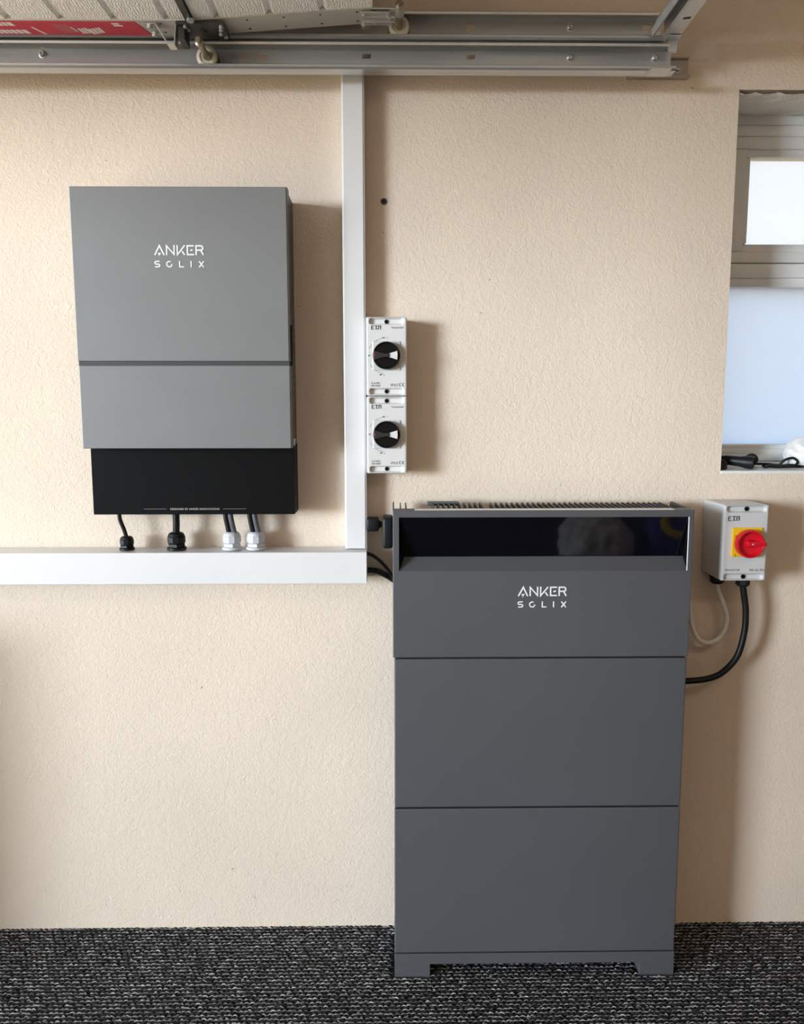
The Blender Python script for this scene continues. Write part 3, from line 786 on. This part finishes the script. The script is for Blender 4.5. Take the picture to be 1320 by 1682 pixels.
# open cooling fins on the top
fin = B(); prism(fin, [(-0.160, 1.088), (-0.160, 1.1285), (-0.150, 1.1325), (-0.050, 1.1345), (-0.045, 1.1290), (-0.045, 1.088)], 'x', 0.0, 0.0026)
x = 0.020; first = None
while x < 0.655:
    skip = (0.036 < x < 0.085) or (0.218 < x < 0.226)
    if not skip:
        if first is None:
            o0 = ORIGIN[pm]
            bmesh.ops.translate(fin, verts=fin.verts, vec=(x - o0.x, -o0.y, -o0.z))
            bmesh.ops.recalc_face_normals(fin, faces=fin.faces)
            me = bpy.data.meshes.new('cooling_fin'); fin.to_mesh(me); fin.free(); me.materials.append(MAT['battery_top'])
            first = link_mesh('cooling_fin', me, pm); fx = x
        else:
            c = first.copy(); COL.objects.link(c); c.parent = pm; c.location = (x - fx, 0, 0)
    x += 0.0127
for (a, c) in ((X0, X0 + 0.0035), (X1 - 0.0045, X1 - 0.001)):
    bm = B(); prism(bm, [(BY0 + 0.036, 1.09), (BY0 + 0.036, ZTp), (-0.055, 1.1365), (-0.044, 1.1340), (-0.042, 1.09)], 'x', a, c, 0.0006); obj('end_plate', bm, 'battery_top', pm)
bm = B(); box(bm, 0.086, 0.160, -0.066, -0.056, 1.128, 1.1385, 0.001); obj('vent_grille', bm, 'rubber_grey', pm)
bm = B(); lathe(bm, [(0.013, 0), (0.013, 0.010), (0.010, 0.014)], (X1 - 0.001, -0.13, 0.977), (1, 0, 0), 24); obj('side_knob', bm, 'rubber', pm, label='round black plug on the side', smooth=True)
bm = B(); box(bm, -0.0210, X0 + 0.0005, -0.150, -0.085, 1.0385, 1.1110, 0.007, 4); obj('dongle', bm, 'rubber', pm, label='rounded black communication dongle on the side', smooth=True)
logo(pm, 0.2845, 0.9595, 0.1105, BY0)

# cables between trunking and battery stack
t = thing('cable_gland', (-0.060, -0.030, 1.080), 'square black connector on the vertical trunking beside the battery stack', 'cable gland')
bm = B(); box(bm, -0.0605, -0.030, -0.047, -0.013, 1.0635, 1.0965, 0.005, 3); obj('connector_body', bm, 'rubber', t, smooth=True)
bm = B(); lathe(bm, [(0.0095, 0), (0.0095, 0.004), (0.007, 0.005), (0.007, 0.010), (0.0085, 0.011), (0.0085, 0.019), (0.005, 0.021)], (-0.031, -0.030, 1.079), (1, 0, 0), 20); obj('stem', bm, 'rubber', t, smooth=True)
cable([(-0.062, -0.040, 1.010), (-0.044, -0.039, 1.003), (-0.020, -0.037, 0.982), (0.002, -0.036, 0.950), (0.018, -0.035, 0.905), (0.024, -0.034, 0.86)], 0.0042, 'rubber', 'thin black cable arching from the trunking end to the battery stack', group='cables behind the battery stack')
cable([(-0.062, -0.030, 0.966), (-0.035, -0.026, 0.962), (-0.008, -0.020, 0.948), (0.020, -0.018, 0.930), (0.060, -0.018, 0.915)], 0.0075, 'rubber', 'thick black cable from the trunking end to the battery stack', group='cables behind the battery stack')

# ------------------------------------------------------------------ red and yellow isolator on the right
rx0, rx1, rz0, rz1, RF = 0.7725, 0.8800, 0.9545, 1.1350, -0.1205
ri = thing('isolator_switch', (0.826, 0, rz0), 'grey isolator box with a red handle on a yellow plate, right of the battery stack', 'isolator')
bm = B(); heightbox(bm, rx0, rx1, rz0, rz1, -0.001, iso_depth(rx0, rx1, rz0, rz1, 0.1195, 0.0160, 0.009, 0.006), 64, 108, 0.006)
obj('housing', bm, 'iso_grey', ri, smooth=True)
for z in (rz0 + 0.0095, rz1 - 0.0100):
    bm = B(); lathe(bm, [(0.0052, 0.0), (0.0052, 0.0022), (0.0046, 0.0030), (0.0018, 0.0030), (0.0014, 0.0016)], (0.829, -0.1112, z), (0, -1, 0), 16)
    obj('fixing_screw', bm, 'knob_black', ri, smooth=True)
pcx, pcz = 0.8295, 1.0475
bm = B(); box(bm, pcx - 0.0355, pcx + 0.0355, RF - 0.0035, RF + 0.001, pcz - 0.0345, pcz + 0.0345, 0.0015); yp = obj('dial_plate', bm, 'yellow', ri, label='square yellow dial plate')
text('position_mark', 'ON', pcx - 0.030, RF - 0.0035, pcz + 0.010, 0.010, 'print_dark', yp, width=0.007)
text('position_mark', '0', pcx - 0.028, RF - 0.0035, pcz - 0.033, 0.006, 'print_dark', yp)
kx, kz = 0.8300, 1.0460
bm = B(); lathe(bm, [(0.0300, 0), (0.0325, 0.003), (0.0330, 0.017), (0.0318, 0.0195), (0.0290, 0.0200), (0.0272, 0.0180), (0.0255, 0.0085), (0.001, 0.0075)], (kx, RF - 0.0035, kz), (0, -1, 0), 56)
kn = obj('knob', bm, 'red', ri, label='round red dished handle', smooth=True)
bm = B()
lathe(bm, [(0.0095, 0), (0.0085, 0.010), (0.0060, 0.013), (0.001, 0.0135)], (kx - 0.001, RF - 0.0105, kz), (0, -1, 0), 28)
prism(bm, [(kx - 0.002, kz - 0.0065), (kx + 0.030, kz - 0.0050), (kx + 0.0375, kz - 0.0040), (kx + 0.0375, kz + 0.0040), (kx + 0.030, kz + 0.0050), (kx - 0.002, kz + 0.0065)], 'y', RF - 0.0235, RF - 0.008, 0.0012)
obj('grip', bm, 'red', kn, smooth=True)
bm = B(); lathe(bm, [(0.0016, 0), (0.0016, 0.0006)], (kx + 0.004, RF - 0.0234, kz), (0, -1, 0), 10); obj('indicator_dot', bm, 'print_white', kn)
brand(ri, rx0 + 0.0115, rz1 - 0.0270, 0.0255, RF, slant=-0.2 * 0)
text('type_print', 'ISOLATOR', rx0 + 0.010, RF, rz0 + 0.0245, 0.0072, 'print_mid', ri, width=0.034)
text('rating_print', 'IP65 AC 4P25', rx0 + 0.067, RF, rz0 + 0.0245, 0.0072, 'print_mid', ri, width=0.036)
def drop_gland(x, y, z, r, label):
    g = thing('cable_gland', (x, y, z), label, 'cable gland', 'black glands under the red-handled isolator')
    bm = B(); lathe(bm, [(r, 0), (r, 0.006)], (x, y, z + 0.0005), (0, 0, -1), 28); obj('lock_ring', bm, 'rubber', g, smooth=True)
    bm = B(); lathe(bm, [(r * .94, 0.006), (r * .94, 0.017)], (x, y, z), (0, 0, -1), 8); obj('compression_nut', bm, 'rubber', g)
    bm = B(); lathe(bm, [(r * .80, 0.017), (r * .74, 0.021), (r * .5, 0.023)], (x, y, z), (0, 0, -1), 24); obj('cap', bm, 'rubber', g, smooth=True)
drop_gland(0.7975, -0.040, rz0, 0.0190, 'black gland under the red-handled isolator holding the white cable')
drop_gland(0.8470, -0.072, rz0, 0.0185, 'black gland under the red-handled isolator holding the thick black cable')
cable([(0.7975, -0.040, 0.938), (0.802, -0.040, 0.915), (0.8165, -0.040, 0.880), (0.8275, -0.040, 0.838), (0.812, -0.040, 0.796), (0.780, -0.041, 0.7815), (0.753, -0.042, 0.799), (0.738, -0.043, 0.837), (0.733, -0.044, 0.870), (0.722, -0.046, 0.90), (0.68, -0.036, 0.93), (0.655, -0.034, 0.935)], 0.0058, 'white_cable', 'off-white cable looping from the red-handled isolator behind the battery stack')
cable([(0.8470, -0.072, 0.936), (0.8515, -0.072, 0.915), (0.8590, -0.071, 0.870), (0.8585, -0.070, 0.815), (0.8435, -0.070, 0.755), (0.8090, -0.070, 0.7150), (0.772, -0.070, 0.6995), (0.724, -0.070, 0.6945), (0.672, -0.070, 0.6940)], 0.0077, 'rubber', 'thick black cable curving from the red-handled isolator into the battery stack')

# ------------------------------------------------------------------ things on the window sill
def zs(y): return 1.2055 + 0.0165 * (y + 0.002) / 0.162
tc_ = thing('torch', (0.880, 0.030, zs(0.03)), 'black torch lying on the white window sill with a dark blue lens', 'torch')
A = Vector((0.836, 0.050, 1.2300)); Bv = Vector((0.897, 0.014, 1.2240)); ax = (Bv - A).normalized(); Ln = (Bv - A).length
bm = B(); lathe(bm, [(0.0095, -0.006), (0.0105, 0.0), (0.0120, 0.006), (0.0128, Ln * .55), (0.0150, Ln * .7), (0.0160, Ln * .8), (0.0160, Ln), (0.0140, Ln + 0.001), (0.0135, Ln - 0.003)], A, ax, 28); obj('barrel', bm, 'rubber', tc_, smooth=True)
bm = B(); lathe(bm, [(0.0132, 0), (0.0120, 0.0012), (0.006, 0.0022)], A + ax * (Ln - 0.003), ax, 24); obj('lens', bm, 'lens', tc_, smooth=True)
bm = B(); tube(bm, [A - ax * 0.004, A - ax * 0.02 + Vector((0, 0, -.003)), A - ax * 0.028 + Vector((0.004, 0.01, -.016))], 0.003, 8); obj('wrist_loop', bm, 'rubber', tc_, smooth=True)
pk = thing('plug', (0.823, 0.020, zs(0.02)), 'small black plug in the left corner of the window sill', 'plug')
bm = B(); box(bm, 0.8115, 0.8310, 0.008, 0.036, zs(0.01), 1.2275, 0.004); obj('body', bm, 'rubber', pk)
bm = B(); box(bm, 0.8130, 0.8260, 0.012, 0.030, 1.2275, 1.2320, 0.001); obj('collar', bm, 'knob_grey', pk)
cp = thing('lens_cap', (0.915, 0.060, zs(0.06)), 'round black cap standing behind the torch on the sill', 'cap')
bm = B(); lathe(bm, [(0.0150, 0), (0.0160, 0.003), (0.0160, 0.012), (0.0145, 0.016), (0.004, 0.018)], (0.914, 0.068, zs(0.06) + 0.0162), (-0.25, -0.95, 0.15), 28); obj('shell', bm, 'rubber', cp, smooth=True)
bm = B(); lathe(bm, [(0.0030, 0), (0.0030, 0.003)], (0.909, 0.050, zs(0.06) + 0.019), (-0.25, -0.95, 0.15), 12); obj('button', bm, 'knob_grey', cp)
cable([(0.918, 0.055, 1.2190), (0.945, 0.050, 1.2190), (0.975, 0.045, 1.2170), (0.985, 0.040, 1.2280), (1.003, 0.035, 1.2350), (1.015, 0.030, 1.2260), (1.004, 0.026, 1.2155), (0.980, 0.030, 1.2140), (0.950, 0.034, 1.2145), (0.930, 0.026, 1.2125)], 0.0032, 'rubber', 'thin black cord lying in a loop on the window sill', cat='cord', name='cord')
cable([(0.940, 0.058, 1.2150), (0.970, 0.036, 1.2140), (1.000, 0.045, 1.2150), (1.030, 0.040, 1.2150), (1.060, 0.060, 1.2160)], 0.0048, 'rubber', 'thick black strap lying flat on the window sill beside the white bag', cat='cord', name='cord')
def crumple(name, c, s, seed, material, label, cat, amp=0.22):
    t = bmesh.new(); bmesh.ops.create_icosphere(t, subdivisions=4, radius=1)
    r = random.Random(seed)
    dirs = [(Vector((r.gauss(0, 1), r.gauss(0, 1), r.gauss(0, 1))).normalized(), r.uniform(3, 9), r.uniform(0, 6.28), r.uniform(.3, 1)) for _ in range(14)]
    for v in t.verts:
        p = v.co.copy(); d = 0
        for u, f, ph, a in dirs: d += a * abs(math.sin(f * p.dot(u) + ph))
        k = 1 + amp * (d / 5 - 0.8)
        v.co = Vector((p.x * k * s[0], p.y * k * s[1], max(p.z * k, -0.72) * s[2])) + Vector(c)
    lo = min(v.co.z for v in t.verts)
    return obj(name, t, material, None, label, cat, loc=(c[0], c[1], lo))
crumple('plastic_bag', (1.052, 0.062, 1.2440), (0.050, 0.042, 0.040), 4, 'bag', 'crumpled white plastic bag on the window sill', 'bag')

# ------------------------------------------------------------------ garage door track along the wall
tk = thing('door_track', (0, -0.115, 2.083), 'long galvanised steel double door track fixed along the top of the wall', 'door track')
TX0, TX1 = XL + 0.05, 0.617
YW, YF = -0.090, -0.128
def channel(name, z0, z1, x0, x1, holes):
    prof = [(YF + 0.003, z0 + 0.009), (YF, z0 + 0.007), (YF, z0 + 0.003), (YF + 0.003, z0), (YW - 0.006, z0), (YW, z0 + 0.006), (YW, z0 + 0.012)]
    bm = B(); sheet(bm, prof, 'x', x0, x1, 0.0018)
    prof = [(YW, z1 - 0.012), (YW, z1 - 0.006), (YW - 0.006, z1), (YF + 0.006, z1 - 0.002), (YF + 0.001, z1 - 0.006), (YF + 0.002, z1 - 0.010)]
    sheet(bm, prof, 'x', x0, x1, 0.0018)
    # web with punched slots
    za, zb = z0 + 0.012, z1 - 0.012
    xs = [x0]
    for (hx, hz, hw, hh) in sorted(holes):
        box(bm, xs[-1], hx - hw / 2, YW - 0.0009, YW + 0.0009, za, zb)
        box(bm, hx - hw / 2, hx + hw / 2, YW - 0.0009, YW + 0.0009, za, hz - hh / 2)
        box(bm, hx - hw / 2, hx + hw / 2, YW - 0.0009, YW + 0.0009, hz + hh / 2, zb)
        xs.append(hx + hw / 2)
    box(bm, xs[-1], x1, YW - 0.0009, YW + 0.0009, za, zb)
    return obj(name, bm, 'galv', tk)
channel('lower_channel', 2.083, 2.1415, TX0, TX1, [(-1.2, 2.122, .02, .011), (-0.278, 2.1225, .020, .010), (-0.052, 2.1225, .019, .010), (0.177, 2.1225, .019, .010)])
channel('upper_channel', 2.1445, 2.2040, TX0, 0.592, [(-0.054, 2.1840, .020, .011), (0.176, 2.1840, .018, .011), (0.562, 2.1850, .018, .011)])
bolt_me = None
def bolt(x, y, z, parent, r=0.0085):
    bm = B(); lathe(bm, [(r, 0), (r, 0.0012), (r * .82, 0.0016), (r * .72, 0.0046), (r * .5, 0.0062), (r * .38, 0.0062), (r * .34, 0.0040)], (x, y, z), (0, -1, 0), 20)
    return obj('bolt', bm, 'galv_bright', parent, smooth=True)
for (x, z) in ((-0.757, 2.1235), (0.394, 2.1215), (0.581, 2.1215), (0.393, 2.1840)): bolt(x, YW - 0.0008, z, tk)
wb = B()
box(wb, 0.545, 0.686, -0.004, -0.0005, 2.112, 2.158, 0.0006)
box(wb, 0.545, 0.686, -0.014, -0.002, 2.1545, 2.1580, 0.0006); box(wb, 0.545, 0.686, -0.022, -0.002, 2.112, 2.1155, 0.0006)
box(wb, 0.555, 0.610, -0.090, -0.020, 2.1120, 2.1155, 0.0006)
wbo = obj('wall_bracket', wb, 'galv_brown', tk, label='steel angle bracket fixing the track end to the wall')
bolt(0.662, -0.004, 2.134, wbo, 0.0080)
bm = B(); box(bm, 0.560, 0.604, -0.143, -0.10, 2.0795, 2.0825, 0.001); obj('end_stop', bm, 'galv_bright', tk)

# cross bar joining the tracks, running out from the wall over the room
cb = thing('cross_bar', (0.588, -0.14, 2.147), 'galvanised steel cross bar running out from the end of the door track', 'cross bar')
bm = B(); sheet(bm, [(0.556, 2.158), (0.560, 2.147), (0.564, 2.150), (0.566, 2.178), (0.584, 2.178), (0.586, 2.152), (0.590, 2.147), (0.617, 2.147), (0.619, 2.150)], 'y', -0.140, YO, 0.002)
obj('channel', bm, 'galv', cb)
for y in (-0.215, -0.34, -0.47, -0.6, -0.8, -1.1):
    bm = B(); prism(bm, [(0.597, y), (0.611, y - 0.003), (0.611, y - 0.010), (0.597, y - 0.007)], 'z', 2.1452, 2.1466); obj('slot', bm, 'hole', cb)
bm = B(); box(bm, 0.590, 0.618, -0.150, -0.120, 2.1425, 2.1450, 0.0005); box(bm, 0.600, 0.617, -0.128, -0.120, 2.12, 2.1445); obj('foot_plate', bm, 'galv', cb)

# ------------------------------------------------------------------ open overhead garage door
gd = thing('garage_door', (-0.9, -1.4, 2.135), 'open white sectional garage door panel hanging level under the ceiling', 'garage door')
def tilt(bm, x_h=-0.405, k=0.072):
    for v in bm.verts: v.co.z += (v.co.x - x_h) * k
    return bm
def section(x0, x1, first_groove, tilted):
    Z0, Z1 = 2.140, 2.180
    pts = [(x0, Z1), (x0, Z0)]
    g = first_groove
    while g < x1 - 0.015:
        pts += [(g - 0.010, Z0), (g - 0.004, Z0 + 0.006), (g + 0.001, Z0 + 0.006), (g + 0.006, Z0)]
        g += 0.1065
    pts += [(x1, Z0), (x1, Z1)]
    bm = B(); prism(bm, pts, 'y', -3.24, -0.212)
    if tilted: tilt(bm)
    obj('panel', bm, 'door_skin', gd, label='white ribbed wood-grain door panel')
    bm = B(); box(bm, x0, x1, -0.214, -0.147, 2.1385, 2.180, 0.001)
    if tilted: tilt(bm)
    st = obj('end_stile', bm, 'stile', gd, label='pale grey steel strip along the edge of the door')
    xx = x0 + 0.03
    while xx < x1 - 0.02:
        for y in (-0.162, -0.200):
            bm = B(); lathe(bm, [(0.0026, 0), (0.0026, 0.0006)], (xx, y, 2.1386), (0, 0, -1), 10)
            if tilted: tilt(bm)
            obj('rivet', bm, 'steel_dark', st)
        xx += 0.075 if x1 - x0 < 0.6 else 0.16
section(-2.02, -1.4855, -1.95, False)
section(-1.4845, -0.9505, -1.42, False)
section(-0.9495, -0.416, -0.8760, False)
section(-0.398, -0.036, -0.3480, True)
# section joint hinge strip and dark hinge plate
bm = B(); box(bm, -0.414, -0.400, -3.22, -0.216, 2.134, 2.150, 0.001); obj('joint_strip', bm, 'steel_dark', gd)
bm = B(); lathe(bm, [(0.0075, 0), (0.0075, 0.004), (0.004, 0.006)], (-0.402, -0.228, 2.134), (0, 0, -1), 16); obj('hinge_pin', bm, 'galv_bright', gd, smooth=True)
hp = B(); box(hp, -0.436, -0.338, -0.214, -0.146, 2.1315, 2.1380, 0.001)
hpo = obj('hinge_plate', hp, 'steel_dark', gd, label='dark steel hinge plate between door sections')
for (x, y) in ((-0.418, -0.205), (-0.415, -0.192), (-0.345, -0.206), (-0.348, -0.192), (-0.344, -0.160), (-0.352, -0.172)):
    bm = B(); lathe(bm, [(0.0046, 0), (0.0046, 0.003), (0.003, 0.0045)], (x, y, 2.1318), (0, 0, -1), 6); obj('bolt', bm, 'galv_bright', hpo)
bm = B(); lathe(bm, [(0.007, 0), (0.007, 0.003), (0.004, 0.003)], (-0.386, -0.182, 2.1318), (0, 0, -1), 20); obj('rivet', bm, 'knob_grey', hpo)
# bent steel strap carrying the lower roller
bm = B(); sheet(bm, [(-0.502, 2.1365), (-0.479, 2.1365), (-0.4545, 2.0965), (-0.4415, 2.0965), (-0.4370, 2.1365)], 'y', -0.206, -0.182, 0.0022)
so = obj('roller_strap', bm, 'galv_bright', gd, label='bent bright steel strap at the lower roller')
for y in (-0.205, -0.165):
    bm = B(); lathe(bm, [(0.007, 0), (0.007, 0.004), (0.004, 0.007)], (-0.491, y if y > -0.2 else -0.200, 2.1362), (0, 0, -1), 6); obj('bolt', bm, 'galv_bright', so)
def roller(x, z, y_out, label):
    bm = B(); lathe(bm, [(0.0060, 0), (0.0205, 0.001), (0.0222, 0.004), (0.0222, 0.014), (0.0195, 0.0165), (0.0150, 0.017), (0.0130, 0.0145), (0.008, 0.0145)], (x, -0.108, z), (0, -1, 0), 32)
    ro = obj('roller', bm, 'nylon', gd, label=label, smooth=True)
    bm = B(); lathe(bm, [(0.0232, 0), (0.0232, 0.005), (0.0200, 0.006)], (x, -0.104, z), (0, -1, 0), 32); obj('tyre', bm, 'steel_dark', ro, smooth=True)
    bm = B(); lathe(bm, [(0.0085, 0), (0.0090, 0.002), (0.0080, 0.012), (0.0062, 0.022), (0.0062, -y_out - 0.136), (0.0088, -y_out - 0.135), (0.0088, -y_out - 0.126), (0.0048, -y_out - 0.124), (0.0048, -y_out - 0.112)], (x, -0.122, z), (0, -1, 0), 24)
    obj('shaft', bm, 'brass', ro, smooth=True)
roller(-0.394, 2.1075, -0.195, 'cream roller running in the lower channel')
roller(0.019, 2.1705, -0.218, 'cream roller running in the upper channel')
bm = B(); box(bm, -0.433, -0.420, -0.205, -0.160, 2.106, 2.1320, 0.001); obj('roller_carrier', bm, 'steel_dark', gd)
# top fixture carrying the upper roller
bm = B(); box(bm, -0.062, 0.000, -0.206, -0.152, 2.1585, 2.1625, 0.0008); box(bm, -0.040, 0.014, -0.212, -0.178, 2.1640, 2.1670, 0.0008)
box(bm, -0.058, 0.010, -0.172, -0.168, 2.1560, 2.1600, 0.0005); box(bm, -0.058, 0.010, -0.192, -0.188, 2.1560, 2.1600, 0.0005)
lathe(bm, [(0.0105, 0), (0.0105, 0.030)], (0.019, -0.180, 2.1705), (0, -1, 0), 20)
tf = obj('top_fixture', bm, 'galv_bright', gd, label='bright steel fixture at the end of the door carrying the upper roller')
for (x, y) in ((-0.056, -0.158), (-0.055, -0.196), (-0.036, -0.182), (-0.034, -0.166), (-0.002, -0.190), (-0.004, -0.200), (-0.003, -0.160)):
    bm = B(); lathe(bm, [(0.0042, 0), (0.0042, 0.003), (0.0026, 0.0042)], (x, y, 2.1588), (0, 0, -1), 6); obj('bolt', bm, 'galv_bright', tf)
# red warning sticker on the stile
bm = B(); prism(bm, [(-0.945, -0.149), (-0.500, -0.149), (-0.520, -0.208), (-0.945, -0.208)], 'z', 2.1374, 2.1384)
wl = obj('warning_label', bm, 'label_red', gd, label='long red warning sticker with white print')
rg = random.Random(11)
def stripe(pts, m_='print_white'):
    bm = B(); prism(bm, pts, 'z', 2.1370, 2.1375); obj('print_block', bm, m_, wl)
for (y0, y1, xe) in ((-0.190, -0.204, -0.768), (-0.156, -0.172, -0.748)):
    xx = -0.930
    while xx < xe:
        w = rg.uniform(0.006, 0.012); stripe([(xx, y0), (xx + w, y0), (xx + w - 0.005, y1), (xx - 0.005, y1)]); xx += w + 0.0028
stripe([(-0.724, -0.154), (-0.719, -0.154), (-0.735, -0.184), (-0.740, -0.184)])
for k in range(4):
    xx = -0.676 + k * 0.008; stripe([(xx, -0.160), (xx + 0.0012, -0.160), (xx - 0.015, -0.196), (xx - 0.0162, -0.196)], 'stile')
stripe([(-0.652, -0.166), (-0.649, -0.166), (-0.657, -0.186), (-0.660, -0.186)])
xx = -0.642
for k in range(7):
    w = rg.uniform(.0035, .0065); a_ = rg.uniform(-.004, .003); stripe([(xx, -0.158 + a_), (xx + w, -0.158 + a_), (xx + w - .005, -0.180 + a_), (xx - .005, -0.180 + a_)]); xx += w + 0.0018
stripe([(-0.566, -0.190), (-0.548, -0.190), (-0.550, -0.194), (-0.568, -0.194)]); stripe([(-0.568, -0.198), (-0.553, -0.198), (-0.555, -0.203), (-0.570, -0.203)])

# ------------------------------------------------------------------ bags on the floor in front, mirrored in the black glass
crumple('plastic_bag', (0.83, -1.20, 0.075), (0.115, 0.11, 0.10), 9, 'bag', 'crumpled white bag on the carpet, mirrored in the black glass strip', 'bag', 0.55)
nb = thing('carrier_bag', (1.18, -1.22, 0.0), 'navy carrier bag with a yellow ring print, mirrored in the black glass strip', 'bag')
t = bmesh.new(); bmesh.ops.create_icosphere(t, subdivisions=3, radius=1)
rq = random.Random(3)
for v in t.verts:
    p = v.co; k = 1 + 0.06 * math.sin(7 * p.x + 3 * p.z) + 0.05 * math.sin(9 * p.y + 4 * p.x)
    v.co = Vector((1.18 + p.x * .17 * k, -1.22 + p.y * .13 * k, 0.110 + max(p.z * k, -.9) * .12))
obj('sack', t, 'blue_bag', nb, smooth=True)
bm = B(); path = [(1.15 + .075 * math.cos(q * math.pi / 8), -1.185 + .055 * math.sin(q * math.pi / 8), 0.222 - 0.0 * q) for q in range(16)]
tube(bm, [(x_, y_, 0.110 + 0.125 * math.sqrt(max(0.05, 1 - ((x_ - 1.18) / .17) ** 2 - ((y_ + 1.22) / .13) ** 2))) for x_, y_, z_ in path], 0.016, 8, 3)
obj('ring_print', bm, 'yellow', nb, smooth=True)
